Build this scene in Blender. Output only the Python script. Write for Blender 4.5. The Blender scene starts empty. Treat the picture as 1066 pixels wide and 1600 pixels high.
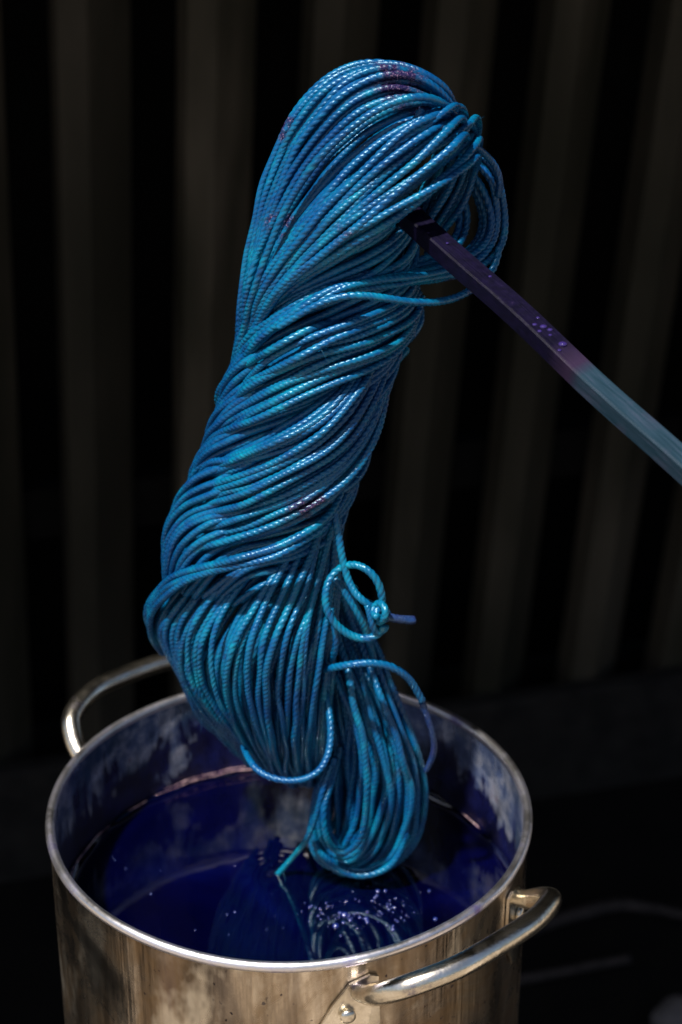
import bpy, bmesh, math, random
import numpy as np
from mathutils import Vector, Matrix
R = math.radians
random.seed(7); rng = np.random.default_rng(11)
scene = bpy.context.scene

# ------------------------------------------------------------------ camera
CAM = np.array([0.032, -1.01, 0.73]); PITCH = R(27.5); FPX = 70/36*1600
cd = bpy.data.cameras.new('camera'); cam = bpy.data.objects.new('camera', cd)
scene.collection.objects.link(cam); scene.camera = cam
cam.location = CAM; cam.rotation_euler = (R(90)-PITCH, 0, 0)
cd.sensor_fit = 'VERTICAL'; cd.sensor_height = 36; cd.lens = 70
cd.clip_start = 0.05; cd.clip_end = 200
cd.dof.use_dof = True; cd.dof.focus_distance = 1.065; cd.dof.aperture_fstop = 7.1; cd.dof.aperture_blades = 8

# ------------------------------------------------------------------ world, sun, exposure
SUN_EL, SUN_AZ = R(63), R(220)       # azimuth clockwise from +Y: light comes over the photographer's left shoulder
w = bpy.data.worlds.new('World'); scene.world = w; w.use_nodes = True
nt = w.node_tree; bg = nt.nodes['Background']
sky = nt.nodes.new('ShaderNodeTexSky'); sky.sky_type = 'NISHITA'; sky.sun_disc = False
sky.sun_elevation = SUN_EL; sky.sun_rotation = SUN_AZ; sky.dust_density = 3.0
nt.links.new(sky.outputs[0], bg.inputs[0]); bg.inputs[1].default_value = 0.05
sd = bpy.data.lights.new('sun', 'SUN'); sd.energy = 5.0; sd.angle = R(2); sd.color = (1, .95, .86)
sun = bpy.data.objects.new('sun', sd); scene.collection.objects.link(sun)
dirv = Vector((math.sin(SUN_AZ)*math.cos(SUN_EL), math.cos(SUN_AZ)*math.cos(SUN_EL), math.sin(SUN_EL)))
sun.rotation_euler = dirv.to_track_quat('Z', 'Y').to_euler(); sun.location = (-1, -1, 3)
vs = scene.view_settings; vs.view_transform = 'Standard'; vs.look = 'None'; vs.exposure = 1.1; vs.gamma = 1
vs.use_curve_mapping = False
scene.cycles.use_denoising = True
scene.cycles.max_bounces = 8

# ------------------------------------------------------------------ helpers
def ray(px, py):
    a = np.array([(px-533)/FPX, 1.0, (800-py)/FPX])
    c, s = math.cos(PITCH), math.sin(PITCH)
    return np.array([a[0], c*a[1]+s*a[2], -s*a[1]+c*a[2]])
def on_z(px, py, z):
    r = ray(px, py); return CAM + r*((z-CAM[2])/r[2])
def on_y(px, py, y):
    r = ray(px, py); return CAM + r*((y-CAM[1])/r[1])
LIQ = -0.075
Y0 = on_z(570, 1372, LIQ)[1]
def P(px, py, d=0.0): return on_y(px, py, Y0-d)       # a point of the hanging skein: pixel + distance in front of its plane

def link(o): scene.collection.objects.link(o); return o
def tag(o, label=None, cat=None, group=None, kind=None):
    for k, v in (('label', label), ('category', cat), ('group', group), ('kind', kind)):
        if v: o[k] = v
    return o
def empty(name, loc):
    o = link(bpy.data.objects.new(name, None)); o.location = loc; o.empty_display_size = .02; return o
def obj(name, verts, faces, m, parent=None, smooth=True, uvs=None):
    me = bpy.data.meshes.new(name)
    me.from_pydata(np.asarray(verts, dtype=np.float32).tolist(), [], faces)
    if uvs is not None:
        me.uv_layers.new(name='UVMap').data.foreach_set('uv', np.asarray(uvs, dtype=np.float32).ravel())
    me.materials.append(m)
    if smooth: me.polygons.foreach_set('use_smooth', [True]*len(me.polygons))
    me.update()
    o = link(bpy.data.objects.new(name, me))
    if parent: setp(o, parent)
    return o
def setp(o, parent):
    o.parent = parent
    t = Vector(parent.location); q = parent.parent
    while q: t = t + Vector(q.location); q = q.parent
    if parent.type == 'EMPTY': o.location = Vector(o.location) - t
def bm_obj(name, bm, m, parent=None, smooth=False):
    me = bpy.data.meshes.new(name); bm.to_mesh(me); bm.free(); me.materials.append(m)
    if smooth: me.polygons.foreach_set('use_smooth', [True]*len(me.polygons))
    o = link(bpy.data.objects.new(name, me))
    if parent: setp(o, parent)
    return o

def catmull(pts, n):
    p = np.asarray(pts, float)
    if len(p) == 2: return p[0] + (p[1]-p[0])*np.linspace(0, 1, n)[:, None]
    q = np.vstack([2*p[0]-p[1], p, 2*p[-1]-p[-2]])
    L = np.r_[0, np.cumsum(np.linalg.norm(np.diff(p[:, :2], axis=0), axis=1)+1e-4)]
    t = np.linspace(0, L[-1], n)
    i = np.clip(np.searchsorted(L, t, 'right')-1, 0, len(p)-2)
    u = ((t-L[i])/(L[i+1]-L[i]))[:, None]
    a, b, c, d = q[i], q[i+1], q[i+2], q[i+3]
    return .5*((2*b)+(-a+c)*u+(2*a-5*b+4*c-d)*u*u+(-a+3*b-3*c+d)*u**3)
def catmull3(cp, n):
    cp = np.asarray(cp); L = np.r_[0, np.cumsum(np.linalg.norm(np.diff(cp, axis=0), axis=1))]
    q = np.vstack([2*cp[0]-cp[1], cp, 2*cp[-1]-cp[-2]]); t = np.linspace(0, L[-1], n)
    i = np.clip(np.searchsorted(L, t, 'right')-1, 0, len(cp)-2); u = ((t-L[i])/(L[i+1]-L[i]))[:, None]
    a, b, c, d = q[i], q[i+1], q[i+2], q[i+3]
    return .5*((2*b)+(-a+c)*u+(2*a-5*b+4*c-d)*u*u+(-a+3*b-3*c+d)*u**3)
def resample(p, step):
    s = np.r_[0, np.cumsum(np.linalg.norm(np.diff(p, axis=0), axis=1))]
    n = max(4, int(s[-1]/step)); t = np.linspace(0, s[-1], n)
    return np.stack([np.interp(t, s, p[:, k]) for k in range(3)], 1), t
def tube_data(p, rad, sides=8, s=None, caps=True, plies=0, pitch=.0034, groove=.17, wob=None):
    """verts, faces, uvs of a tube along world points p; u = arc length, v = turn, or ply phase for cord"""
    n = len(p); T = np.gradient(p, axis=0); T /= np.linalg.norm(T, axis=1)[:, None]+1e-12
    N = np.cross(T[0], [0.3, .9, .2]); N /= np.linalg.norm(N); Ns = [N]
    for i in range(1, n):
        N = N - T[i]*np.dot(N, T[i]); N /= np.linalg.norm(N); Ns.append(N)
    Ns = np.array(Ns); B = np.cross(T, Ns)
    r = np.broadcast_to(np.asarray(rad, float), (n,))
    if s is None: s = np.r_[0, np.cumsum(np.linalg.norm(np.diff(p, axis=0), axis=1))]
    a = np.linspace(0, 2*np.pi, sides, endpoint=False)
    rr_ = np.repeat(r[:, None], sides, 1)
    base_ph = (-s/pitch+(wob if wob is not None else 0)) if plies else np.zeros(n)
    if plies:
        ph = plies*np.arange(sides)[None, :]/sides+base_ph[:, None]
        rr_ = rr_*(1-groove*(1-np.abs(np.sin(np.pi*ph))))
    V = p[:, None]+rr_[:, :, None]*(np.cos(a)[None, :, None]*Ns[:, None]+np.sin(a)[None, :, None]*B[:, None])
    V = V.reshape(-1, 3)
    i = np.repeat(np.arange(n-1), sides); j = np.tile(np.arange(sides), n-1); k = (j+1) % sides
    Fq = np.stack([i*sides+j, i*sides+k, (i+1)*sides+k, (i+1)*sides+j], 1)
    m = plies if plies else 1
    v0, v1 = m*j/sides, m*(j+1)/sides
    UV = np.stack([np.stack([s[i], v0+base_ph[i]], 1), np.stack([s[i], v1+base_ph[i]], 1), np.stack([s[i+1], v1+base_ph[i+1]], 1), np.stack([s[i+1], v0+base_ph[i+1]], 1)], 1).reshape(-1, 2).tolist()
    F = Fq.tolist()
    if caps:
        F.append(list(range(sides-1, -1, -1))); UV += [(s[0], 0)]*sides
        F.append([(n-1)*sides+j_ for j_ in range(sides)]); UV += [(s[-1], 0)]*sides
    return V, F, UV
def lathe(prof, n=128):
    V = []; F = []
    for i in range(n):
        a = 2*math.pi*i/n
        for r, z in prof: V.append((r*math.cos(a), r*math.sin(a), z))
    m = len(prof)
    for i in range(n):
        for j in range(m-1):
            k = (i+1) % n
            F.append((i*m+j, k*m+j, k*m+j+1, i*m+j+1))
    return V, F

# ------------------------------------------------------------------ materials
class MAT:
    def __init__(s, name):
        s.m = bpy.data.materials.new(name); s.m.use_nodes = True
        s.nt = s.m.node_tree; s.b = s.nt.nodes['Principled BSDF']
    def n(s, t, **k):
        x = s.nt.nodes.new('ShaderNode'+t)
        for a, v in k.items(): setattr(x, a, v)
        return x
    def l(s, a, b): s.nt.links.new(a, b)
    def set(s, **k):
        for a, v in k.items(): s.b.inputs[a.replace('_', ' ')].default_value = v
    def coord(s, out='Object', scale=(1, 1, 1)):
        tc = s.n('TexCoord'); mp = s.n('Mapping'); mp.inputs['Scale'].default_value = scale
        s.l(tc.outputs[out], mp.inputs[0]); return mp.outputs[0]
    def noise(s, vec, sc, det=4, rough=.6, dist=0):
        x = s.n('TexNoise'); s.l(vec, x.inputs['Vector'])
        x.inputs['Scale'].default_value = sc; x.inputs['Detail'].default_value = det
        x.inputs['Roughness'].default_value = rough; x.inputs['Distortion'].default_value = dist
        return x.outputs['Fac']
    def ramp(s, fac, *stops):
        x = s.n('ValToRGB'); s.l(fac, x.inputs[0]); e = x.color_ramp.elements
        while len(e) < len(stops): e.new(.5)
        for q, (p, c) in zip(e, stops):
            q.position = p; q.color = (*c, 1) if isinstance(c, tuple) else (c, c, c, 1)
        return x.outputs[0]
    def mix(s, f, a, b, mode='MIX'):
        x = s.n('Mix', data_type='RGBA', blend_type=mode)
        for i, v in ((0, f), (6, a), (7, b)):
            if isinstance(v, (int, float)): x.inputs[i].default_value = v
            elif isinstance(v, tuple): x.inputs[i].default_value = (*v, 1)
            else: s.l(v, x.inputs[i])
        return x.outputs[2]
    def math(s, op, a, b=0.0, c=None):
        x = s.n('Math', operation=op)
        for i, v in enumerate((a, b) if c is None else (a, b, c)):
            if isinstance(v, (int, float)): x.inputs[i].default_value = v
            else: s.l(v, x.inputs[i])
        return x.outputs[0]
    def bump(s, h, strength, dist, nrm=None):
        x = s.n('Bump'); x.inputs['Strength'].default_value = strength; x.inputs['Distance'].default_value = dist
        s.l(h, x.inputs['Height'])
        if nrm: s.l(nrm, x.inputs['Normal'])
        return x.outputs[0]
    def xyz(s, vec):
        x = s.n('SeparateXYZ'); s.l(vec, x.inputs[0]); return x.outputs

def mat_yarn(name, plies=3, tail=False):
    M = MAT(name)
    tc = M.n('TexCoord'); geo = M.n('NewGeometry'); pos = geo.outputs['Position']
    oi = M.n('ObjectInfo')
    u, v, _ = M.xyz(tc.outputs['UV'])
    ph = v
    wav = M.math('ABSOLUTE', M.math('SINE', M.math('MULTIPLY', ph, math.pi)))
    big = M.noise(pos, 16, 3, .6)
    mid = M.noise(pos, 90, 3, .6)
    col = M.ramp(big, (.30, (.0003, .021, .080)), (.46, (.0003, .070, .152)), (.60, (.0004, .128, .208)), (.76, (.0006, .180, .235)))
    col = M.mix(M.ramp(mid, (.42, 0.0), (.66, .75)), col, (.0010, .030, .120))
    col = M.mix(M.math('MULTIPLY', oi.outputs['Random'], .55), col, (.0010, .048, .165))
    if tail: col = M.mix(.8, col, (.014, .009, .055))
    st2 = M.n('CombineXYZ'); M.l(M.math('MULTIPLY', u, 42.0), st2.inputs[0]); M.l(M.math('MULTIPLY', oi.outputs['Random'], 500.0), st2.inputs[1]); M.l(M.math('MULTIPLY', v, .25), st2.inputs[2])
    sn = M.noise(st2.outputs[0], 1.0, 4, .65)
    col = M.mix(M.ramp(sn, (.48, 0.0), (.68, .70)), col, (.0006, .022, .100))
    col = M.mix(M.ramp(sn, (.28, .25), (.40, 0.0)), col, (.004, .230, .290))
    # crust of dried dye: dark violet with coppery bloom, in patches
    zz = M.xyz(pos)[2]
    cr = M.noise(pos, 26, 4, .65)
    fine = M.noise(pos, 900, 3, .7)
    stv = M.n('CombineXYZ'); M.l(M.math('MULTIPLY', u, 110.0), stv.inputs[0]); M.l(M.math('MULTIPLY', oi.outputs['Random'], 300.0), stv.inputs[1]); streak = stv.outputs[0]
    thr = None
    for px_, py_, d_, rad_ in ((600, 122, .01, .042), (525, 375, .048, .026), (425, 350, .02, .022), (470, 795, .046, .020), (600, 640, .012, .03), (745, 228, .0, .012), (640, 545, .0, .02), (780, 300, -.02, .014), (410, 300, .0, .02), (440, 190, .0, .02)):
        vm = M.n('VectorMath', operation='DISTANCE'); M.l(pos, vm.inputs[0]); vm.inputs[1].default_value = P(px_, py_, d_)
        near = M.math('SUBTRACT', 1.0, M.math('MINIMUM', M.math('DIVIDE', vm.outputs['Value'], rad_), 1.0))
        thr = near if thr is None else M.math('MAXIMUM', thr, near)
    thr = M.math('SUBTRACT', .66, M.math('MULTIPLY', thr, .30))
    patch = M.math('MULTIPLY', M.math('MINIMUM', M.math('MAXIMUM', M.math('MULTIPLY', M.math('SUBTRACT', cr, thr), 10), 0), 1),
                   M.ramp(M.noise(streak, 1.0, 3, .6), (.36, 0.0), (.52, 1.0)))
    copper = M.ramp(M.noise(pos, 1100, 2, .6), (.48, (.006, .004, .030)), (.60, (.030, .016, .060)), (.70, (.28, .17, .26)), (.80, (.60, .44, .48)))
    col = M.mix(patch, col, copper)
    M.l(col, M.b.inputs['Base Color'])
    M.set(Roughness=.36, IOR=1.5)
    M.l(M.ramp(fine, (.3, .17), (.7, .40)), M.b.inputs['Roughness'])
    M.set(Coat_Weight=.0, Specular_IOR_Level=.5); M.b.inputs['Specular Tint'].default_value = (.55, .86, 1, 1)
    fib = M.n('TexNoise'); fm = M.n('CombineXYZ')
    M.l(M.math('MULTIPLY', u, 260.0), fm.inputs[0]); M.l(M.math('MULTIPLY', ph, 6.0), fm.inputs[1])
    M.l(fm.outputs[0], fib.inputs['Vector']); fib.inputs['Scale'].default_value = 1.0; fib.inputs['Detail'].default_value = 2
    n1 = M.bump(wav, .30, .0006)
    n2 = M.bump(fib.outputs['Fac'], .35, .0005, n1)
    n3 = M.bump(fine, .3, .0004, n2)
    M.l(n3, M.b.inputs['Normal']); M.l(n1, M.b.inputs['Coat Normal'])
    return M.m
YARN = mat_yarn('dyed_yarn'); YARN_TAIL = mat_yarn('dyed_yarn_violet', tail=True)

def mat_steel_out():
    M = MAT('steel_outside')
    tc = M.n('TexCoord'); pos = tc.outputs['Object']
    v = M.coord('Object', (1, 1, .06))
    st = M.noise(v, 38, 4, .65)
    fine = M.noise(M.coord('Object', (1, 1, .02)), 420, 3, .6)
    blot = M.noise(pos, 17, 5, .65, .6)
    col = M.ramp(st, (.30, (.10, .09, .085)), (.45, (.38, .34, .30)), (.56, (.66, .60, .52)), (.66, (.42, .37, .31)), (.80, (.14, .12, .11)))
    col = M.mix(M.ramp(blot, (.42, 0.0), (.62, .8)), col, (.30, .215, .125))
    speck = M.noise(pos, 150, 3, .6)
    vi = M.ramp(M.math('MULTIPLY', M.ramp(st, (.50, 0.0), (.66, 1.0)), M.ramp(M.noise(pos, 9, 2), (.45, 0.0), (.6, 1.0))), (0.0, 0.0), (1.0, .5))
    col = M.mix(vi, col, (.12, .10, .22))
    col = M.mix(M.ramp(speck, (.665, 0.0), (.70, .9)), col, (.02, .015, .05))
    tar = M.ramp(M.noise(M.coord('Object', (1, 1, .22)), 13, 5, .7, .5), (.36, (.20, .19, .20)), (.47, (.62, .58, .54)), (.55, (1, 1, 1)), (.66, (.45, .38, .30)))
    col = M.mix(.9, col, tar, 'MULTIPLY')
    pale = M.noise(M.coord('Object', (1, 1, .5)), 24, 4, .6)
    col = M.mix(M.ramp(pale, (.56, 0.0), (.66, .6)), col, (.78, .74, .66))
    M.l(col, M.b.inputs['Base Color']); M.set(Metallic=1.0)
    M.l(M.ramp(blot, (.3, .14), (.7, .42)), M.b.inputs['Roughness'])
    n1 = M.bump(st, .35, .004); n2 = M.bump(fine, .12, .0008, n1); n3 = M.bump(speck, .12, .001, n2)
    M.l(n3, M.b.inputs['Normal'])
    return M.m
def mat_steel_in():
    M = MAT('steel_inside_stained')
    tc = M.n('TexCoord'); pos = tc.outputs['Object']; z = M.xyz(pos)[2]
    dr = M.noise(M.coord('Object', (1, 1, .28)), 46, 5, .65, .4)
    big = M.noise(pos, 14, 3, .6)
    # tide mark: clean(er) metal near the rim, dye-soaked below, ragged edge with drips
    lev = M.math('ADD', M.math('MULTIPLY', M.math('ADD', z, .046), 24), M.math('ADD', M.math('MULTIPLY', M.math('SUBTRACT', dr, .5), 3.0), M.math('MULTIPLY', M.math('SUBTRACT', big, .5), 2.6)))
    clean = M.ramp(lev, (.0, 0.0), (.55, 1.0))
    metal = M.ramp(M.noise(pos, 55, 5, .65), (.30, (.04, .06, .16)), (.46, (.13, .18, .34)), (.62, (.44, .47, .60)), (.75, (.26, .20, .28)))
    metal = M.mix(M.ramp(M.noise(pos, 22, 4), (.5, 0.0), (.62, .8)), metal, (.012, .05, .12))
    dye = M.ramp(M.noise(pos, 60, 4), (.4, (.002, .002, .016)), (.7, (.004, .006, .05)))
    M.l(M.mix(clean, dye, metal), M.b.inputs['Base Color'])
    M.l(M.math('MULTIPLY', clean, .8), M.b.inputs['Metallic'])
    M.l(M.ramp(dr, (.3, .20), (.7, .42)), M.b.inputs['Roughness'])
    M.l(M.bump(dr, .25, .002), M.b.inputs['Normal'])
    return M.m
def mat_rim():
    M = MAT('steel_rim')
    tc = M.n('TexCoord'); pos = tc.outputs['Object']
    n = M.noise(pos, 34, 5, .7)
    col = M.ramp(n, (.36, (.82, .80, .80)), (.55, (.66, .65, .74)), (.66, (.30, .28, .50)), (.78, (.14, .07, .22)))
    M.l(col, M.b.inputs['Base Color']); M.set(Metallic=1.0, Roughness=.24)
    M.l(M.ramp(n, (.4, .30), (.7, .5)), M.b.inputs['Roughness'])
    M.l(M.bump(M.noise(pos, 260, 3), .15, .001), M.b.inputs['Normal'])
    return M.m
def mat_handle():
    M = MAT('steel_handle')
    tc = M.n('TexCoord'); pos = tc.outputs['Object']
    n = M.noise(pos, 60, 5, .7)
    col = M.ramp(n, (.38, (.80, .76, .68)), (.56, (.62, .57, .48)), (.70, (.26, .24, .28)))
    M.l(col, M.b.inputs['Base Color']); M.set(Metallic=1.0)
    M.l(M.ramp(n, (.3, .13), (.7, .30)), M.b.inputs['Roughness'])
    M.l(M.bump(M.noise(pos, 320, 4, .7), .2, .0012), M.b.inputs['Normal'])
    return M.m
def mat_liquid():
    M = MAT('dye_liquid')
    tc = M.n('TexCoord'); pos = tc.outputs['Object']
    n = M.noise(pos, 12, 4, .6, .8)
    col = M.ramp(n, (.35, (.0001, .0002, .0045)), (.60, (.0002, .0003, .011)), (.80, (.0004, .0011, .026)))
    M.l(col, M.b.inputs['Base Color']); M.set(Roughness=.03, IOR=2.2)
    M.l(M.ramp(M.noise(pos, 20, 4, .7), (.45, .02), (.72, .09)), M.b.inputs['Roughness'])
    M.l(M.bump(M.noise(pos, 45, 2, .5), .05, .002), M.b.inputs['Normal'])
    return M.m
def mat_plain(name, c0, c1, sc, rough, bump=.2, dist=.002, metal=0.0, stretch=(1, 1, 1), coat=0.0, spec=.12):
    M = MAT(name); v = M.coord('Object', stretch); n = M.noise(v, sc, 5, .65)
    M.l(M.ramp(n, (.35, c0), (.68, c1)), M.b.inputs['Base Color'])
    M.set(Roughness=rough, Metallic=metal, Specular_IOR_Level=spec, Coat_Weight=coat, Coat_Roughness=.1)
    M.l(M.bump(n, bump, dist), M.b.inputs['Normal']); return M.m
S_OUT, S_IN, RIM, HAND, LIQM = mat_steel_out(), mat_steel_in(), mat_rim(), mat_handle(), mat_liquid()
def mat_slat():
    M = MAT('weathered_slat'); oi = M.n('ObjectInfo')
    n = M.noise(M.coord('Object', (1, 1, .12)), 11, 5, .65); b = M.noise(M.coord('Object', (1, 1, .5)), 3.0, 3, .6)
    col = M.ramp(n, (.32, (.018, .017, .012)), (.68, (.072, .062, .048)))
    col = M.mix(M.ramp(b, (.40, .75), (.62, 0.0)), col, (.0085, .0095, .0055))
    col = M.mix(M.math('MULTIPLY', oi.outputs['Random'], .6), col, (.012, .0115, .009))
    M.l(col, M.b.inputs['Base Color']); M.set(Roughness=.8, Specular_IOR_Level=.12)
    M.l(M.bump(n, .3, .002), M.b.inputs['Normal']); return M.m
SLAT = mat_slat()
BLACK = mat_plain('black_rail_gap_shade', (.0012, .0012, .0012), (.003, .003, .0028), 8, .9)  # fence rails, and the darkness behind the gaps as colour
BLOCKERM = mat_plain('shade_blocker_dark', (.004, .004, .004), (.009, .008, .008), 8, .8)  # for the added light blocker out of view
SHADE_GROUND = mat_plain('ground_shade_black', (.0010, .0010, .0012), (.0030, .0028, .0025), 14, 1.0, .5, .006)  # shade on the ground behind the pot, put into the colour
KERB = mat_plain('dark_kerb', (.006, .006, .006), (.014, .013, .012), 25, .9)
EARTH = mat_plain('brown_earth', (.06, .048, .036), (.40, .33, .26), 3.6, .95, .5, .02)
IRON = mat_plain('blackened_iron', (.01, .01, .01), (.03, .028, .025), 40, .6, metal=.6)
WOODGREY = mat_plain('grey_dead_wood', (.012, .011, .011), (.035, .03, .03), 60, .9)
BUB = MAT('bubble_film'); BUB.set(Roughness=.20, IOR=1.9); BUB.b.inputs['Base Color'].default_value = (.004, .012, .10, 1)
DROP = MAT('violet_drop'); DROP.set(Roughness=.04, IOR=1.5); DROP.b.inputs['Base Color'].default_value = (.02, .012, .08, 1)

# ------------------------------------------------------------------ the setting: ground, dark shade sheet, fence, added light blocker
GZ = -0.92      # ground
FZ = -0.75      # top of the board along the fence foot
def box_obj(name, x0, x1, y0, y1, z0, z1, m, parent=None):
    bm = bmesh.new(); bmesh.ops.create_cube(bm, size=1)
    for v in bm.verts: v.co = Vector(((x0+x1)/2+v.co.x*(x1-x0), (y0+y1)/2+v.co.y*(y1-y0), (z0+z1)/2+v.co.z*(z1-z0)))
    return bm_obj(name, bm, m, parent)
g = obj('ground', [(-40, -40, GZ-.006), (40, -40, GZ-.006), (40, 40, GZ-.006), (-40, 40, GZ-.006)], [(0, 1, 2, 3)], EARTH, smooth=False); tag(g, kind='structure')
s = obj('ground_shade_sheet', [(-3, -.35, GZ), (3, -.35, GZ), (3, 3, GZ), (-3, 3, GZ)], [(0, 1, 2, 3)], SHADE_GROUND, smooth=False); tag(s, kind='structure')  # near-black sheet laid where the ground is only in shade

BL, BR = on_z(0, 1188, FZ), on_z(1066, 1036, FZ)
U = (BR-BL)/np.linalg.norm(BR-BL)
UP = np.array([.055, -.11, 1.0]); UP /= np.linalg.norm(UP)
NF = np.cross(U, UP); NF /= np.linalg.norm(NF)              # towards the camera
if NF[1] > 0: NF = -NF
fence = empty('slat_fence', tuple(BL)); tag(fence, 'dark weathered fence of upright slats behind the steel pot', 'fence')
# a point of the fence plane under a pixel, as a distance along its foot
def along(px, py):
    r = ray(px, py); t = np.dot(BL-CAM, NF)/np.dot(r, NF); q = CAM+r*t-BL
    A = np.stack([U, UP], 1); c, *_ = np.linalg.lstsq(A, q, rcond=None); return c[0]
a0 = along(95, 300); a1 = along(290, 300); PER = a1-a0
H = 1.75
for k in range(-6, 13):
    a = a0+k*PER
    # folded slat: narrow left strip turned to the light, wide strip falling back to the right
    prof = [(-.002, -.050), (.0, .0), (.036*PER/.16, .006), (.098*PER/.16, -.045), (.095*PER/.16, -.050), (.036*PER/.16, .0), (.004, -.006), (.002, -.050)]
    V = []; F = []
    for h in (-.16, H):
        jit = rng.normal(0, .002)
        for (b, n_) in prof: V.append(BL+U*(a+b+jit)+NF*n_+UP*h)
    m_ = len(prof)
    for j in range(m_): F.append((j, (j+1) % m_, m_+(j+1) % m_, m_+j))
    F.append(tuple(range(m_-1, -1, -1))); F.append(tuple(range(m_, 2*m_)))
    obj('slat', V, F, SLAT, fence, smooth=False)
for h in (.3, 1.45):
    V = []
    for aa in (-1.2, 2.4):
        for n_ in (-.060, -.09):
            for hh in (h, h+.07): V.append(BL+U*aa+NF*n_+UP*hh)
    obj('rail', V, [(0, 1, 3, 2), (4, 6, 7, 5), (0, 4, 5, 1), (2, 3, 7, 6), (1, 5, 7, 3), (0, 2, 6, 4)], BLACK, fence, smooth=False)
# added black sheet behind the gaps, standing in for the darkness there
V = [BL+U*aa+NF*n_+UP*h for n_ in (-.30, -.34) for aa, h in ((-2.5, -.2), (3.5, -.2), (3.5, 2.3), (-2.5, 2.3))]
tag(obj('gap_shade_sheet', V, [(0, 1, 2, 3), (7, 6, 5, 4), (0, 4, 5, 1), (1, 5, 6, 2), (2, 6, 7, 3), (3, 7, 4, 0)], BLACK, smooth=False), kind='structure')
# board along the foot of the fence
V = []
for aa in (-1.6, 3.0):
    for n_, hz in ((.008, GZ-FZ), (.034, GZ-FZ), (.034, -.004), (.030, 0), (.008, 0)):
        q = BL+U*aa; V.append((q[0]+NF[0]*n_, q[1]+NF[1]*n_, FZ+hz))
obj('base_board', V, [tuple(range(5)), tuple(range(9, 4, -1))]+[(j, 5+j, 5+(j+1) % 5, (j+1) % 5) for j in range(5)], KERB, fence, smooth=False)
# added light blocker out of view over the fence: shades everything behind the pot
rf = box_obj('shade_blocker', -3.2, 3.2, -.12, 2.3, 1.30, 1.33, BLOCKERM); tag(rf, kind='structure')

# dead sticks on the dark shade sheet
def stick_tube(name, pts, rads, m, label, cat, group=None):
    p = catmull(np.array([on_z(x, y, GZ+.012+dz) for x, y, dz in pts]), 40)
    r = np.interp(np.linspace(0, 1, 40), np.linspace(0, 1, len(rads)), rads)*(1+.12*np.sin(np.arange(40)*1.9))
    V, F, UV = tube_data(p, r, 7)
    o = obj(name, V, F, m, uvs=UV); tag(o, label, cat, group); return o
stick_tube('dead_stick', [(830, 1450, 0), (890, 1432, 0), (960, 1415, 0), (1010, 1418, 0), (1090, 1434, 0)], [.010, .008, .006], WOODGREY, 'long bent grey stick lying on dark ground beside the pot handle', 'stick')
stick_tube('dead_stick', [(790, 1535, 0), (870, 1520, 0), (930, 1508, 0), (985, 1498, 0)], [.007, .006, .006], WOODGREY, 'short thin straight stick lying on dark ground, below the bent one', 'stick')
bm = bmesh.new(); bmesh.ops.create_icosphere(bm, subdivisions=3, radius=.03)
for v in bm.verts: v.co = Vector((v.co.x*1.1, v.co.y*.8, v.co.z*.7))*(1+.12*math.sin(v.co.x*120+v.co.y*90))
peb = bm_obj('pebble', bm, mat_plain('pale_pebble', (.05, .05, .055), (.09, .085, .09), 30, .8), smooth=True)
peb.location = on_z(1062, 1588, GZ+.02); tag(peb, 'pale rounded stone lying on the dark ground', 'stone')

# ------------------------------------------------------------------ burner stand under the pot
POT_H = .27
st = empty('burner_stand', (0, 0, GZ)); tag(st, 'blackened iron burner stand that the steel pot rests on', 'stand')
V, F = lathe([(.105, -POT_H-.001), (.135, -POT_H-.001), (.135, -POT_H-.014), (.105, -POT_H-.014), (.105, -POT_H-.001)], 64)
obj('ring', V, F, IRON, st, smooth=False)
for a in (50, 140, 230, 320):
    c, s_ = math.cos(R(a)), math.sin(R(a))
    V, F, UV = tube_data(np.array([(c*.12, s_*.12, -POT_H-.0145), (c*.125, s_*.125, -.5), (c*.13, s_*.13, GZ+.001)]), .008, 10)
    obj('leg', V, F, IRON, st)
for a in (0, 60, 120):
    c, s_ = math.cos(R(a)), math.sin(R(a))
    V, F, UV = tube_data(np.array([(c*.104, s_*.104, -POT_H-.008), (0, 0, -POT_H-.008-.0*a), (-c*.104, -s_*.104, -POT_H-.008)]), .005, 8)
    obj('crossbar', V, F, IRON, st)

# ------------------------------------------------------------------ the pot
pot = empty('stock_pot', (0, 0, -POT_H)); tag(pot, 'stained stainless steel stock pot with two riveted loop handles, full of dark blue dye', 'pot')
RO = .1478
V, F = lathe([(.0, -POT_H), (RO-.012, -POT_H), (RO-.004, -POT_H+.004), (RO, -POT_H+.012), (RO, -.2), (RO, -.12), (RO, -.06), (RO, -.03), (RO, -.006)], 160)
obj('outer_wall', V, F, S_OUT, pot)
V, F = lathe([(RO-.0016, -.006), (RO-.0016, -.03), (RO-.0016, -.05), (RO-.0016, -.08), (RO-.0016, -.11), (RO-.0016, -POT_H+.006), (0, -POT_H+.004)], 160)
obj('inner_wall', V, F, S_IN, pot)
ring = [(RO-.0006+.0029*math.cos(t), -.0030+.0033*math.sin(t)) for t in np.linspace(0, 2*math.pi, 15)]
V, F = lathe(ring, 192)
# slightly uneven bead
V = [(x*(1+.0012*math.sin(3*math.atan2(y, x)+.7)), y*(1+.0012*math.sin(3*math.atan2(y, x)+.7)), z+.0006*math.sin(5*math.atan2(y, x))) for x, y, z in V]
obj('rim', V, F, RIM, pot)

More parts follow.
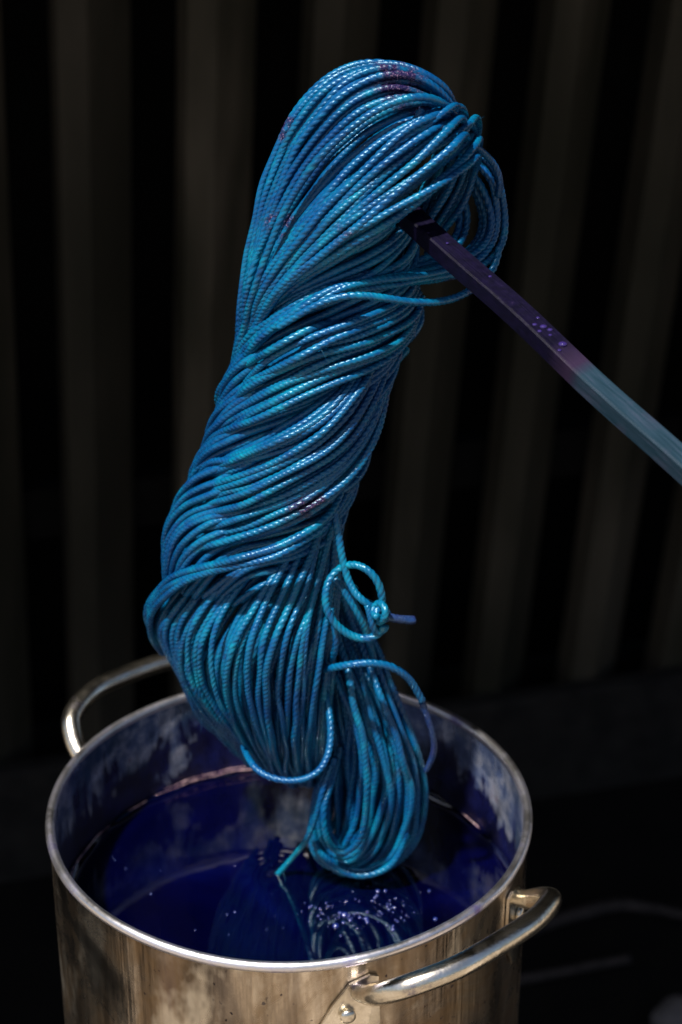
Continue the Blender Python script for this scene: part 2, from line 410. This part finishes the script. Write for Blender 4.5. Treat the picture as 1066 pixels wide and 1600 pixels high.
def make_handle(az):
    c = R(az); er = lambda a: np.array([math.cos(a), math.sin(a), 0.])
    half = R(24.5); pts = []
    f0, f1 = er(c-half), er(c+half)
    tan = np.array([-math.sin(c), math.cos(c), 0.]); out = er(c)
    W = .150*math.sin(half)
    base = .150*math.cos(half)
    P_ = lambda t, o, z: tan*t+out*o+np.array([0, 0, z])
    cp = [P_(-W*1.02, base-.001, -.024), P_(-W*1.02, base+.010, -.019), P_(-W*1.0, base+.022, -.010), P_(-W*.88, base+.034, -.001), P_(-W*.5, base+.044, .004),
          P_(0, base+.046, 0.005), P_(W*.5, base+.044, .004), P_(W*.88, base+.034, -.001), P_(W*1.0, base+.022, -.010), P_(W*1.02, base+.010, -.019), P_(W*1.02, base-.001, -.024)]
    p = catmull3(cp, 90)
    rad = np.full(90, .0066); rad[:8] = np.linspace(.0048, .0066, 8); rad[-8:] = rad[:8][::-1]
    V, F, UV = tube_data(p, rad, 20)
    h = obj('handle', V, F, HAND, pot, uvs=UV)
    for sgn in (-1, 1):
        a = c+sgn*half*1.0
        # flange: thin curved plate hugging the wall, pointed towards the handle
        n = 9; VV = []; FF = []
        outl = [(-.011, -.016), (-.006, -.014), (.006, -.018), (.016, -.032), (.030, -.060), (.026, -.072), (.0, -.074), (-.012, -.050)]
        outl = [(x*sgn, z) for x, z in outl]
        for dr in (.0006, .0032):
            for x, z in outl:
                aa = a+x/.148; rr = RO+dr-(0.0008 if dr > .002 else 0)
                VV.append((rr*math.cos(aa), rr*math.sin(aa), z))
        k = len(outl)
        FF = [tuple(range(k)), tuple(range(2*k-1, k-1, -1))]+[(j, (j+1) % k, k+(j+1) % k, k+j) for j in range(k)]
        fl = obj('flange', VV, FF, HAND, h, smooth=False)
        for x, z in ((.007*sgn, -.040), (.016*sgn, -.060)):
            bm = bmesh.new(); bmesh.ops.create_uvsphere(bm, u_segments=16, v_segments=10, radius=.0048)
            aa = a+x/.148; er_ = er(aa)
            rot = Vector((0, 0, 1)).rotation_difference(Vector(er_)).to_matrix().to_4x4()
            for v in bm.verts: v.co.z *= .55
            bmesh.ops.transform(bm, matrix=Matrix.Translation(Vector(er_*(RO+.003))+Vector((0, 0, z)))@rot, verts=bm.verts)
            bm_obj('rivet', bm, HAND, h, smooth=True)
make_handle(-49); make_handle(127)

# ------------------------------------------------------------------ the dye bath
RL = RO-.0022
cpt = on_z(570, 1372, LIQ); tpt = on_z(432, 1369, LIQ)
rr = np.r_[np.linspace(0, RL-.008, 90), RL-.006, RL-.0045, RL-.003, RL-.0018, RL-.0008, RL]
na = 220; V = []; F = []
CLING = [(on_z(568, 1366, LIQ), .017, .006, .0022), (on_z(432, 1369, LIQ), .004, .004, .0016), (on_z(620, 1352, LIQ), .010, .007, .0016)]
for i, r in enumerate(rr):
    for j in range(na):
        a = 2*math.pi*j/na; x, y = r*math.cos(a), r*math.sin(a)
        z = LIQ
        for (c_, amp) in ((cpt, .0003), (tpt, .00018)):
            d = math.hypot(x-c_[0], y-c_[1]); z += amp*math.exp(-(d/.02)**2)*math.cos(d*420)
        for px_, wx, wy, am in CLING: z += am*math.exp(-((x-px_[0])/wx)**2-((y-px_[1])/wy)**2)
        e = (r-(RL-.006))/.006
        if e > 0: z += .0036*e*e*(1+.35*math.sin(a*9)+.3*math.sin(a*23+1))
        V.append((x, y, z))
    if i:
        for j in range(na):
            k = (j+1) % na
            F.append(((i-1)*na+j, i*na+j, i*na+k, (i-1)*na+k))
nb = len(V)
for j in range(na): V.append((RL*math.cos(2*math.pi*j/na), RL*math.sin(2*math.pi*j/na), LIQ-.06))
o_ = (len(rr)-1)*na
for j in range(na): F.append((o_+j, nb+j, nb+(j+1) % na, o_+(j+1) % na))
bath = obj('dye_bath', V, F, LIQM); tag(bath, 'deep indigo blue liquid dye filling the steel pot', 'liquid')
# bubbles: too small to pick apart
bm = bmesh.new()
for i in range(150):
    t = rng.random()
    if i < 85: px, py = rng.normal(590, 45), rng.normal(1422, 19)
    elif i < 115: px, py = rng.normal(490, 32), rng.normal(1432, 10)
    else: px, py = rng.uniform(120, 800), rng.uniform(1330, 1470)
    q = on_z(px, py, LIQ)
    if math.hypot(q[0], q[1]) > RL-.012 or py < 1384 and 440 < px < 680: continue
    r_ = min(.0024, .00055*math.exp(rng.normal(.15, .5)))
    if i >= 115: r_ *= .6
    ret = bmesh.ops.create_uvsphere(bm, u_segments=10, v_segments=6, radius=r_)
    for v in ret['verts']: v.co = Vector((v.co.x+q[0], v.co.y+q[1], v.co.z*.7+LIQ+.0002))
bb = bm_obj('bubbles', bm, BUB.m, smooth=True); bb.parent = bath; bb['kind'] = 'stuff'
# meniscus highlight put in as coppery arcs where the dye meets the pot
GLINT = MAT('painted_meniscus_glint'); GLINT.set(Roughness=.35, Metallic=.7)
GLINT.l(GLINT.ramp(GLINT.noise(GLINT.coord(), 160, 4, .7), (.38, (.10, .05, .10)), (.55, (.55, .36, .40)), (.7, (.75, .58, .58))), GLINT.b.inputs['Base Color'])
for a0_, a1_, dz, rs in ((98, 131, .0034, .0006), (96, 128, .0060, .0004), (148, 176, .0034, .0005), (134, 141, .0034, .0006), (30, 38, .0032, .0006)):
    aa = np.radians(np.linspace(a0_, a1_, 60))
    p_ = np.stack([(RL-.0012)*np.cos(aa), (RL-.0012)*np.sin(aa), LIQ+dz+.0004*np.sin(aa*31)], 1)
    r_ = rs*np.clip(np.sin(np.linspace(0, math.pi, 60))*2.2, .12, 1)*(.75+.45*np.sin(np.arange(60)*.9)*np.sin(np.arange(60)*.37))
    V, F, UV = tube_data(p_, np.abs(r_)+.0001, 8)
    sc_ = obj('meniscus_glint', V, F, GLINT.m); sc_.parent = bath
# ------------------------------------------------------------------ the stick that lifts the skein
s0, s1 = P(590, 292, -.004), P(1066, 727, .185)
sdv = s1-s0; s1e = s0+sdv*1.55
sx = np.cross(sdv, [0, 0, 1]); sx /= np.linalg.norm(sx); sz = np.cross(sx, sdv); sz /= np.linalg.norm(sz)
vc = CAM-(s0+s1)/2; sd_ = sdv/np.linalg.norm(sdv); vc = vc-sd_*np.dot(vc, sd_); vc /= np.linalg.norm(vc)
e1 = np.cross(sd_, vc); e1 = e1 if e1[2] > 0 else -e1          # square to the stick, pointing up
PHI = R(52)
az_ = e1*math.cos(PHI)+vc*math.sin(PHI); ax = np.cross(sd_, az_)
dist = np.linalg.norm(sdv)
def mat_stick():
    M = MAT('dyed_stick')
    tc = M.n('TexCoord'); u, v, _ = M.xyz(tc.outputs['UV']); pos = tc.outputs['Object']
    n = M.noise(pos, 45, 4, .6); gr = M.n('CombineXYZ')
    M.l(M.math('MULTIPLY', u, 40.), gr.inputs[0]); M.l(M.math('MULTIPLY', v, 60.), gr.inputs[1])
    g_ = M.noise(gr.outputs[0], 1.0, 4, .6)
    edge = M.math('ADD', M.math('MULTIPLY', M.math('SUBTRACT', u, DIP), 130), M.math('MULTIPLY', M.math('SUBTRACT', n, .5), .8))
    dry = M.ramp(edge, (.0, 0.0), (1.0, 1.0))
    wet = M.ramp(M.noise(pos, 240, 4, .7), (.40, (.0012, .0008, .006)), (.66, (.003, .0018, .013)), (.80, (.025, .015, .04)))
    band = M.ramp(edge, (.0, 0.0), (.25, .0), (.5, .0), (1.0, 0.0))
    rim_ = M.math('MULTIPLY', M.ramp(M.math('ADD', M.math('MULTIPLY', M.math('SUBTRACT', u, DIP), 45), 1.0), (.2, 0.0), (.95, 1.0)), .75)
    wet = M.mix(rim_, wet, (.020, .012, .030))
    blue = M.ramp(g_, (.35, (.003, .014, .024)), (.55, (.008, .022, .037)), (.72, (.024, .032, .056)))
    blue = M.mix(M.ramp(n, (.5, 0.0), (.7, .6)), blue, (.026, .027, .052))
    M.l(M.mix(dry, wet, blue), M.b.inputs['Base Color'])
    M.l(M.mix(dry, (.42, .42, .42), (.55, .55, .55)), M.b.inputs['Roughness']); M.set(Specular_IOR_Level=.12)
    M.l(M.bump(g_, .3, .001, M.bump(M.noise(pos, 300, 3), .2, .0006)), M.b.inputs['Normal'])
    return M.m
# where the dipped part ends: u measured from the tip
DIP = float(np.dot(P(915, 560, .185*(915-590)/(1066-590))-s0, sdv/dist)); DIP = max(.1, DIP)
n = 80; V = []; F = []; UV = []
hw = .0057; ch = .0009
sec = [(-hw+ch, -hw), (hw-ch, -hw), (hw, -hw+ch), (hw, hw-ch), (hw-ch, hw), (-hw+ch, hw), (-hw, hw-ch), (-hw, -hw+ch)]
LL = dist*2.3
for i in range(n):
    t = i/(n-1)*LL; sc_ = .93+.07*min(1, t/.02)
    c_ = s0+sdv/dist*t + ax*.0004*math.sin(t*40) + az_*.0004*math.sin(t*55+1)
    for (a, b) in sec: V.append(c_+ax*a*sc_+az_*b*sc_)
for i in range(n-1):
    for j in range(8):
        k = (j+1) % 8
        F.append((i*8+j, i*8+k, (i+1)*8+k, (i+1)*8+j))
        u0, u1 = i/(n-1)*LL, (i+1)/(n-1)*LL
        UV += [(u0, j/8), (u0, (j+1)/8), (u1, (j+1)/8), (u1, j/8)]
F.append(tuple(range(7, -1, -1))); UV += [(0, 0)]*8
F.append(tuple((n-1)*8+j for j in range(8))); UV += [(LL, 0)]*8
stk = obj('stirring_stick', V, F, mat_stick(), smooth=False, uvs=UV)
tag(stk, 'square wooden stick, dark violet where dipped and faded blue beyond, lifting the wet skein', 'stick')
bm = bmesh.new()
top = az_
side = np.cross(top, sdv/dist)
def tpar(px): return dist*(px-590)/(1066-590)*1.0
for px, off, r_ in ((845, .1, .0016), (838, -.2, .0011), (852, .25, .0012), (875, .1, .0019), (832, .3, .0009), (848, -.3, .0010), (858, .0, .0008), (760, .2, .0008), (700, -.1, .0007), (880, -.35, .0009)):
    # solve the distance along the stick whose pixel column is px
    lo, hi = 0, LL
    for _ in range(40):
        m_ = (lo+hi)/2; q = s0+sdv/dist*m_-CAM
        fx = 533+FPX*q[0]/(q[1]*math.cos(PITCH)-q[2]*math.sin(PITCH))
        if fx < px: lo = m_
        else: hi = m_
    c_ = s0+sdv/dist*lo+top*(hw+.0001)+side*off*hw*1.6
    ret = bmesh.ops.create_uvsphere(bm, u_segments=12, v_segments=8, radius=r_)
    for v in ret['verts']: v.co = Vector((np.array(v.co)*np.array([1.2, 1, .7]))+c_)
for px in (965, 930, 770):
    lo, hi = 0, LL
    for _ in range(40):
        m_ = (lo+hi)/2; q = s0+sdv/dist*m_-CAM
        fx = 533+FPX*q[0]/(q[1]*math.cos(PITCH)-q[2]*math.sin(PITCH))
        if fx < px: lo = m_
        else: hi = m_
    c_ = s0+sdv/dist*lo+np.array([0, 0, -hw*1.42])
    ret = bmesh.ops.create_uvsphere(bm, u_segments=12, v_segments=8, radius=.0019 if px == 965 else .0011)
    for v in ret['verts']: v.co = Vector(np.array(v.co)*np.array([1, 1, 1.25])+c_)
dr_ = bm_obj('droplets', bm, DROP.m, smooth=True); dr_.parent = stk; dr_['kind'] = 'stuff'

# ------------------------------------------------------------------ the skein
base = P(570, 1372, 0)
skein = empty('yarn_skein', tuple(base)); tag(skein, 'twisted skein of wet turquoise and blue cord hanging from a stick into the dye pot', 'yarn')
RAD = .00208
inner = ([], [], []); POINTS = []
def noise_curve(n, L, amp, wl=.07):
    k = max(3, int(L/wl)+2); c = rng.normal(0, amp, (k, 3))
    return catmull(np.c_[np.arange(k)*10., c][:, 1:] if False else c, n) if k > 2 else np.zeros((n, 3))
def smooth_noise(n, L, amp, wl=.07):
    k = max(4, int(L/wl)+3); c = rng.normal(0, amp, (k, 3)); x = np.linspace(0, k-1, n)
    i = np.clip(x.astype(int), 0, k-2); f = (x-i)[:, None]; f = f*f*(3-2*f)
    return c[i]*(1-f)+c[i+1]*f
def add_strand(wp, rad=RAD, m=None, stuff=False, amp=.0010, name='strand', parent=None):
    p, s = resample(wp, .0032)
    p = p+smooth_noise(len(p), s[-1], amp)+smooth_noise(len(p), s[-1], amp*.35, .022)
    k = np.ones(5)/5
    for ax_ in range(3):
        q = np.pad(p[:, ax_], 2, mode='edge'); p[:, ax_] = np.convolve(q, k, 'valid')
    if not stuff:                                      # finer rings, so that the plies are shape
        L_ = np.r_[0, np.cumsum(np.linalg.norm(np.diff(p, axis=0), axis=1))]
        p = catmull3(p, max(6, int(L_[-1]/.00105)))
    s = np.r_[0, np.cumsum(np.linalg.norm(np.diff(p, axis=0), axis=1))]
    r = rad*(1+smooth_noise(len(p), s[-1], .045, .03)[:, 0])
    wob = smooth_noise(len(p), s[-1], .5, .02)[:, 1]
    if not stuff: POINTS.append(p[::6])
    V, F, UV = tube_data(p, r*1.04, 8 if stuff else 12, s+rng.uniform(0, 1), plies=3, pitch=.0034*rng.uniform(.88, 1.15), groove=.05 if stuff else .23, wob=wob)
    if stuff:
        o = len(inner[0]); inner[0].extend(V.tolist()); inner[1].extend([i+o for i in f] for f in F); inner[2].extend(UV)
    else:
        return obj(name, V, F, m or YARN, parent or skein, uvs=UV)
def bundle(guides, n, jit=.25, back=0.0, djit=.0015, stuff=False, lo=0.0, hi=1.0, rad=RAD, amp=.0012, endjit=0.0, endt=(.55, .8), cross=.22):
    M_ = 60; G = np.array([catmull(g_, M_) for g_ in guides]); K = len(G); ii = np.arange(M_)
    G = np.concatenate([(2*G[0]-G[1])[None], G, (2*G[-1]-G[-2])[None]]); tt = np.linspace(0, 1, M_)
    for i in range(n):
        s0_ = np.clip((i+.5+rng.uniform(-jit, jit))/n, 0, 1); dr = 0.0; lift = 0.0
        if rng.random() < cross:                       # a strand that wanders over its neighbours
            dr = rng.uniform(1.2, 2.4)/n*rng.choice([-1, 1]); lift = .0022
        f_ = tt*tt*(3-2*tt)
        s = np.clip(lo+(hi-lo)*(s0_+dr*(f_-.5)), 0, 1)*(K-1)
        k = np.minimum(s.astype(int), K-2); f = (s-k)[:, None]
        a, b, c, d = G[k, ii], G[k+1, ii], G[k+2, ii], G[k+3, ii]
        q = .5*((2*b)+(-a+c)*f+(2*a-5*b+4*c-d)*f*f+(-a+3*b-3*c+d)*f**3)
        dd = rng.normal(0, djit)-back+lift
        if endjit:
            t_ = np.clip((tt-endt[0])/(endt[1]-endt[0]), 0, 1); t_ = t_*t_*(3-2*t_)
            q[:, 0] += t_*rng.uniform(-1, 1)*endjit; q[:, 1] += t_*rng.uniform(-1, 1)*endjit; q[:, 2] += t_*rng.uniform(-.008, .008)
        wp = np.array([P(x, y, z+dd) for x, y, z in q])
        add_strand(wp, rad*rng.uniform(.90, 1.10), stuff=stuff, amp=amp)
def loose(pts, rad=RAD, m=None, n=60, amp=.0004, name='strand'):
    wp = np.array([P(*q) for q in catmull(pts, n)]); return add_strand(wp, rad, m, amp=amp, name=name)

# twisted core
axis = catmull([(560, 330, 0), (530, 430, 0), (505, 520, 0), (475, 620, 0), (440, 720, 0), (402, 810, 0), (372, 880, 0), (365, 940, 0)], 120)
def core(n, wpx, dep, T, stuff=True, ph=0):
    L = np.r_[0, np.cumsum(np.linalg.norm(np.diff(axis[:, :2], axis=0), axis=1))]
    tn = np.gradient(axis[:, :2], axis=0); tn /= np.linalg.norm(tn, axis=1)[:, None]
    pr = np.stack([-tn[:, 1], tn[:, 0]], 1)          # towards the left of the picture going down
    w = wpx*np.interp(L, [0, 90, L[-1]-70, L[-1]], [.75, 1, 1, .8])
    for i in range(n):
        th = 2*math.pi*(i+rng.uniform(-.2, .2))/n+ph+T*L
        x = axis[:, 0]-np.cos(th)*pr[:, 0]*w; y = axis[:, 1]-np.cos(th)*pr[:, 1]*w
        d = np.sin(th)*dep*w/wpx
        wp = np.array([P(a, b, c) for a, b, c in zip(x, y, d)])
        add_strand(wp, RAD, stuff=stuff, amp=.0012)
core(38, 122, .036, .0105)
core(28, 92, .026, .0105, ph=.3)

A1 = [(374, 570, -.02), (376, 490, 0), (392, 390, .0), (412, 290, 0), (450, 185, .0), (515, 117, .0), (590, 95, 0), (655, 110, 0), (698, 150, -.005), (710, 195, -.02), (698, 260, -.045), (660, 340, -.05)]
A2 = [(373, 560, -.005), (390, 450, .012), (422, 350, .018), (470, 250, .022), (540, 165, .024), (615, 132, .02), (675, 150, .01), (704, 195, -.005), (690, 270, -.03), (650, 350, -.045)]
A3 = [(374, 555, .0), (402, 460, .024), (452, 368, .033), (518, 285, .037), (588, 222, .036), (650, 188, .032), (690, 186, .017), (702, 228, -.01), (675, 300, -.03), (640, 370, -.04)]
A4 = [(378, 550, .005), (422, 455, .030), (488, 382, .042), (560, 312, .046), (635, 245, .044), (692, 198, .034), (716, 178, .02), (722, 200, 0), (700, 270, -.02), (660, 360, -.03)]
A5 = [(385, 540, .01), (440, 462, .036), (535, 392, .048), (634, 336, .050), (698, 288, .040), (736, 252, .025), (750, 230, .005), (748, 246, -.015), (725, 310, -.025), (670, 390, -.03)]
bundle([A1, A2], 6, djit=.001, endjit=7, endt=(.6, .85)); bundle([A2, A3], 3, djit=.003, jit=.4, lo=.12, hi=.62, endjit=14, endt=(.4, .7)); bundle([A3, A4, A5], 11, djit=.0015, endjit=13, endt=(.45, .75))
bundle([A1, A2], 7, back=.005, jit=.4, djit=.002, stuff=True); bundle([A2, A3], 5, back=.026, jit=.4, djit=.004, stuff=True); bundle([A3, A4, A5], 9, back=.0085, jit=.45, djit=.002, endjit=16, endt=(.4, .7))
bundle([A1, A2, A3, A4], 16, back=.012, jit=.4, djit=.003, lo=.1, stuff=True)

R1 = [(742, 238, -.035), (776, 262, -.032), (795, 330, -.027), (790, 382, -.018), (755, 417, -.003), (690, 435, .015), (610, 446, .032), (520, 466, .043), (440, 512, .038), (385, 562, .015), (366, 615, -.015)]
R2 = [(712, 255, -.035), (745, 285, -.032), (762, 340, -.028), (752, 380, -.018), (715, 410, -.003), (660, 427, .015), (590, 436, .032), (510, 456, .042), (436, 500, .037), (384, 550, .014), (367, 600, -.015)]
R3 = [(668, 285, -.035), (690, 305, -.034), (702, 345, -.03), (690, 378, -.02), (658, 400, -.003), (618, 414, .012), (560, 426, .03), (485, 456, .038), (428, 492, .034), (382, 540, .012), (370, 590, -.015)]
bundle([R1, R2, R3], 6, djit=.002, jit=.22, cross=0); bundle([R1, R2, R3], 2, djit=.003, jit=.4, back=.010)
loose([(662, 165, .026), (648, 190, .028), (622, 240, .022), (585, 300, .012), (550, 350, .01)]); loose([(640, 190, .024), (625, 205, .026), (600, 255, .02), (560, 320, .012), (530, 370, .01)])
loose([(735, 222, .0), (757, 240, -.012), (777, 268, -.02), (784, 292, -.022), (779, 312, -.025)])
# fillers seen through the loop beneath the stick
bundle([[(600, 300, -.03), (612, 360, -.025), (600, 400, -.01), (560, 430, .01), (480, 470, .02)], [(690, 290, -.04), (680, 350, -.035), (650, 390, -.025), (590, 420, .0), (500, 470, .02)]], 10, jit=.4, djit=.003)

F1 = [(652, 470, -.012), (651, 515, .005), (612, 562, .027), (540, 594, .043), (460, 628, .046), (390, 662, .035), (333, 696, .012), (306, 730, -.016)]
F2 = [(655, 455, -.01), (645, 495, .010), (585, 535, .036), (505, 567, .046), (432, 602, .041), (372, 642, .02), (335, 685, -.012)]
F3 = [(650, 440, -.005), (620, 475, .022), (560, 500, .040), (490, 525, .044), (430, 556, .037), (386, 592, .018), (362, 640, -.014)]
bundle([F1, F2, F3], 9, djit=.0015); bundle([F1, F2, F3], 9, back=.006, jit=.4, stuff=True)
E1 = [(640, 540, -.035), (612, 578, -.006), (602, 640, .012), (583, 695, .024), (546, 752, .036), (480, 802, .046), (400, 838, .045), (320, 858, .031), (264, 872, .0), (262, 905, -.03)]
E2 = [(612, 545, -.005), (592, 610, .018), (570, 660, .032), (528, 712, .043), (460, 757, .049), (380, 790, .043), (318, 808, .022), (283, 822, -.005), (272, 860, -.03)]
E3 = [(590, 545, .01), (566, 602, .032), (540, 640, .041), (490, 685, .048), (420, 720, .046), (350, 745, .031), (302, 766, 0), (292, 805, -.03)]
E4 = [(575, 540, .015), (540, 595, .036), (500, 635, .045), (440, 672, .048), (380, 702, .038), (332, 722, .016), (303, 750, -.016)]
bundle([E1, E2, E3, E4], 13, djit=.0013); bundle([E1, E2, E3, E4], 16, back=.006, jit=.4, stuff=True)
G1 = [(540, 765, .02), (522, 800, .033), (465, 838, .050), (395, 862, .052), (320, 880, .037), (258, 905, .010), (231, 948, -.012), (240, 992, -.03), (268, 1015, -.05)]
G2 = [(530, 790, .01), (500, 832, .035), (435, 868, .051), (365, 887, .047), (295, 907, .031), (247, 945, .006), (236, 985, -.018), (256, 1022, -.045)]
bundle([G1, G2], 5, djit=.0015)

H = [[(330, 868, -.006), (275, 930, .006), (246, 975, -.006), (258, 1015, -.012), (290, 1060, -.012), (306, 1105, -.018), (335, 1135, -.04), (380, 1140, -.06)],
     [(390, 855, .012), (322, 930, .023), (285, 985, .022), (284, 1040, .015), (306, 1092, .008), (345, 1138, -.004), (378, 1172, -.028), (410, 1170, -.055)],
     [(440, 842, .016), (380, 930, .032), (336, 1000, .038), (326, 1060, .034), (346, 1115, .026), (380, 1165, .010), (404, 1200, -.018), (430, 1190, -.05)],
     [(482, 822, .016), (436, 920, .035), (396, 1000, .047), (385, 1070, .044), (395, 1130, .036), (414, 1182, .016), (432, 1212, -.012), (450, 1200, -.045)],
     [(511, 808, .012), (479, 920, .032), (449, 1000, .046), (437, 1080, .045), (439, 1150, .035), (447, 1197, .014), (460, 1222, -.012), (470, 1205, -.045)],
     [(522, 800, .006), (508, 920, .025), (495, 1000, .037), (486, 1080, .037), (482, 1150, .029), (482, 1198, .010), (488, 1222, -.015), (492, 1205, -.045)],
     [(528, 796, .0), (523, 920, .014), (519, 1010, .019), (516, 1090, .020), (511, 1160, .014), (503, 1202, -.002), (500, 1220, -.025), (500, 1200, -.05)]]
bundle(H, 21, djit=.0018, jit=.36); bundle(H, 20, back=.0095, djit=.002, jit=.45); bundle(H, 30, back=.013, djit=.004, jit=.5, stuff=True)
bundle(H, 44, back=.017, djit=.003, jit=.5, stuff=True); bundle(H, 26, back=.029, djit=.004, jit=.5, stuff=True); bundle(H, 24, back=.022, djit=.004, jit=.5, stuff=True)

K = [[(515, 900, -.03), (512, 1010, -.015), (530, 1070, .0), (550, 1125, .006), (562, 1200, .008), (560, 1270, .006), (545, 1315, .004), (525, 1328, 0), (508, 1302, 0), (507, 1262, .0), (520, 1215, -.01), (535, 1160, -.025)],
     [(525, 900, -.035), (532, 990, -.02), (556, 1050, .0), (580, 1110, .01), (598, 1180, .015), (600, 1250, .015), (577, 1318, .012), (540, 1343, .008), (506, 1324, .004), (497, 1280, 0), (507, 1225, -.008), (525, 1160, -.025)],
     [(530, 900, -.04), (556, 985, -.025), (582, 1050, -.005), (604, 1105, .005), (630, 1180, .01), (637, 1255, .01), (614, 1330, .008), (562, 1358, .006), (508, 1342, .004), (491, 1298, 0), (500, 1240, -.005), (517, 1190, -.015)],
     [(540, 910, -.045), (580, 1000, -.03), (606, 1065, -.012), (632, 1125, -.006), (655, 1190, -.004), (667, 1255, -.004), (653, 1318, -.004), (616, 1350, -.002), (554, 1367, .0), (506, 1350, .0), (488, 1312, 0), (494, 1255, -.004), (515, 1190, -.012)]]
bundle(K, 11, djit=.005, jit=.42, amp=.0018, rad=RAD*1.12); bundle(K, 11, back=.007, djit=.003, jit=.5, lo=.03, hi=.95, amp=.0018, rad=RAD*1.1)
bundle(K, 12, back=.016, djit=.003, jit=.5, lo=.1, hi=.95, stuff=True)

KF = [[(500, 1000, -.02), (506, 1080, -.012), (516, 1160, -.008), (522, 1230, -.008), (515, 1290, -.006), (500, 1318, -.006)],
      [(510, 1000, -.02), (522, 1080, -.004), (536, 1150, .0), (542, 1220, .0), (540, 1285, -.002), (522, 1335, -.004)],
      [(518, 1010, -.02), (538, 1080, .0), (556, 1150, .004), (562, 1225, .004), (556, 1290, .002), (540, 1335, .0)]]
bundle(KF, 7, djit=.004, jit=.45, amp=.002, rad=RAD*1.08); bundle(KF, 7, back=.010, djit=.004, jit=.5, amp=.002, stuff=True)
# loose ends and knot
loose([(430, 512, .042), (500, 476, .050), (557, 463, .050), (610, 467, .044), (655, 473, .034), (703, 469, .022), (747, 448, .006), (775, 415, -.008), (784, 380, -.016)])
loose([(540, 500, .030), (480, 516, .046), (420, 548, .044), (372, 578, .012), (347, 602, .0), (341, 626, -.012), (352, 648, -.03)])
KD = .045
loose([(521, 770, .025), (527, 815, .032), (532, 860, .036), (545, 912, .040), (562, 938, KD), (582, 948, KD), (596, 956, KD-.006)], rad=RAD*1.05)
loose([(593, 962, KD-.006), (598, 945, KD), (594, 915, KD), (578, 891, KD), (555, 880, KD-.004), (530, 887, KD-.010), (515, 905, KD-.006), (509, 930, KD-.002), (513, 957, KD), (530, 981, KD), (555, 996, KD), (578, 999, KD), (594, 989, KD), (601, 972, KD)], rad=RAD*1.1, n=120)
loose([(518, 900, KD-.014), (535, 922, KD-.012), (556, 952, KD-.010), (572, 980, KD-.012), (580, 1010, KD-.020), (586, 1040, -.0), (590, 1080, -.02)], rad=RAD*1.1)
kn = []
for i in range(46):
    t = i/45*2*math.pi*1.9; rx, ry = 13-.06*i, 12
    kn.append((594+rx*math.cos(t)+.12*i, 958+ry*math.sin(t)+.08*i, KD+.006*math.sin(t*.5+.6)+.0015*math.cos(2*t)))
loose(kn, rad=RAD*1.1, n=140, amp=.0001, name='knot')
kn = [(588+11*math.cos(t+1)+1.2*t, 950+15*math.sin(t+1)+1.0*t, KD+.004+.006*math.cos(t*1.1)) for t in np.linspace(0, 7.5, 40)]
loose(kn, rad=RAD*1.05, n=120, amp=.0002, name='knot')
loose([(572, 940, KD), (580, 962, KD+.004), (584, 985, KD+.002), (596, 992, KD-.002), (604, 975, KD+.001)], rad=RAD*1.05, amp=.0003)
loose([(598, 961, KD), (612, 966, KD), (630, 968, KD-.002), (653, 971, KD-.006)], rad=RAD*1.25, m=YARN_TAIL, n=20, amp=.0002)
loose([(516, 945, .03), (521, 980, .034), (524, 1005, .034), (520, 1025, .030), (512, 1038, .020)], rad=RAD)
loose([(505, 1043, .026), (525, 1041, .036), (555, 1037, .042), (595, 1037, .040), (632, 1054, .036), (652, 1080, .032), (661, 1097, .030)], rad=RAD*1.15)
loose([(660, 1094, .030), (668, 1120, .028), (677, 1150, .026), (678, 1172, .024), (672, 1192, .022), (664, 1207, .02)], rad=RAD*.95, m=YARN_TAIL)
kn = [(661+5*math.cos(t), 1096+2.0*math.sin(t)+.3*t, .030+.0028*math.sin(t)) for t in np.linspace(0, 12, 40)]
loose(kn, rad=.0008, m=YARN_TAIL, n=80, amp=.00005, name='tie')
loose([(376, 1160, .0), (388, 1185, .032), (408, 1208, .044), (448, 1221, .050), (488, 1213, .050), (509, 1188, .046), (517, 1150, .038), (515, 1110, .03), (508, 1080, .02)])
dq = Y0-on_z(430, 1371, LIQ-.002)[1]
loose([(520, 1190, .01), (505, 1230, .018), (493, 1275, .018), (478, 1312, .014), (455, 1342, dq+.003), (430, 1371, dq)], rad=RAD*.95)
loose([(525, 1180, .008), (512, 1230, .014), (508, 1268, .016), (515, 1300, .014), (530, 1325, .012), (560, 1345, .006)], rad=RAD*1.05)
o = obj('inner_strands', *inner[:2], YARN, skein, uvs=inner[2]); o['kind'] = 'stuff'
# fine stray fibres standing off the cords: nobody could count them
allp = np.concatenate(POINTS); hv, hf, hu = [], [], []
for i in range(900):
    c_ = allp[rng.integers(len(allp))]; dv = rng.normal(0, 1, 3); dv[1] -= .5; dv /= np.linalg.norm(dv)
    bend = rng.normal(0, 1, 3)*.0016; L_ = rng.uniform(.0022, .0062)
    t = np.linspace(0, 1, 6)[:, None]; p_ = c_+dv*(RAD*.8+L_*t)+bend*t*t
    V, F, UV = tube_data(p_, np.linspace(.00007, .00003, 6), 3)
    o_ = len(hv); hv.extend(V.tolist()); hf.extend([k+o_ for k in f] for f in F); hu.extend(UV)
o = obj('stray_fibres', hv, hf, YARN, skein, uvs=hu); o['kind'] = 'stuff'
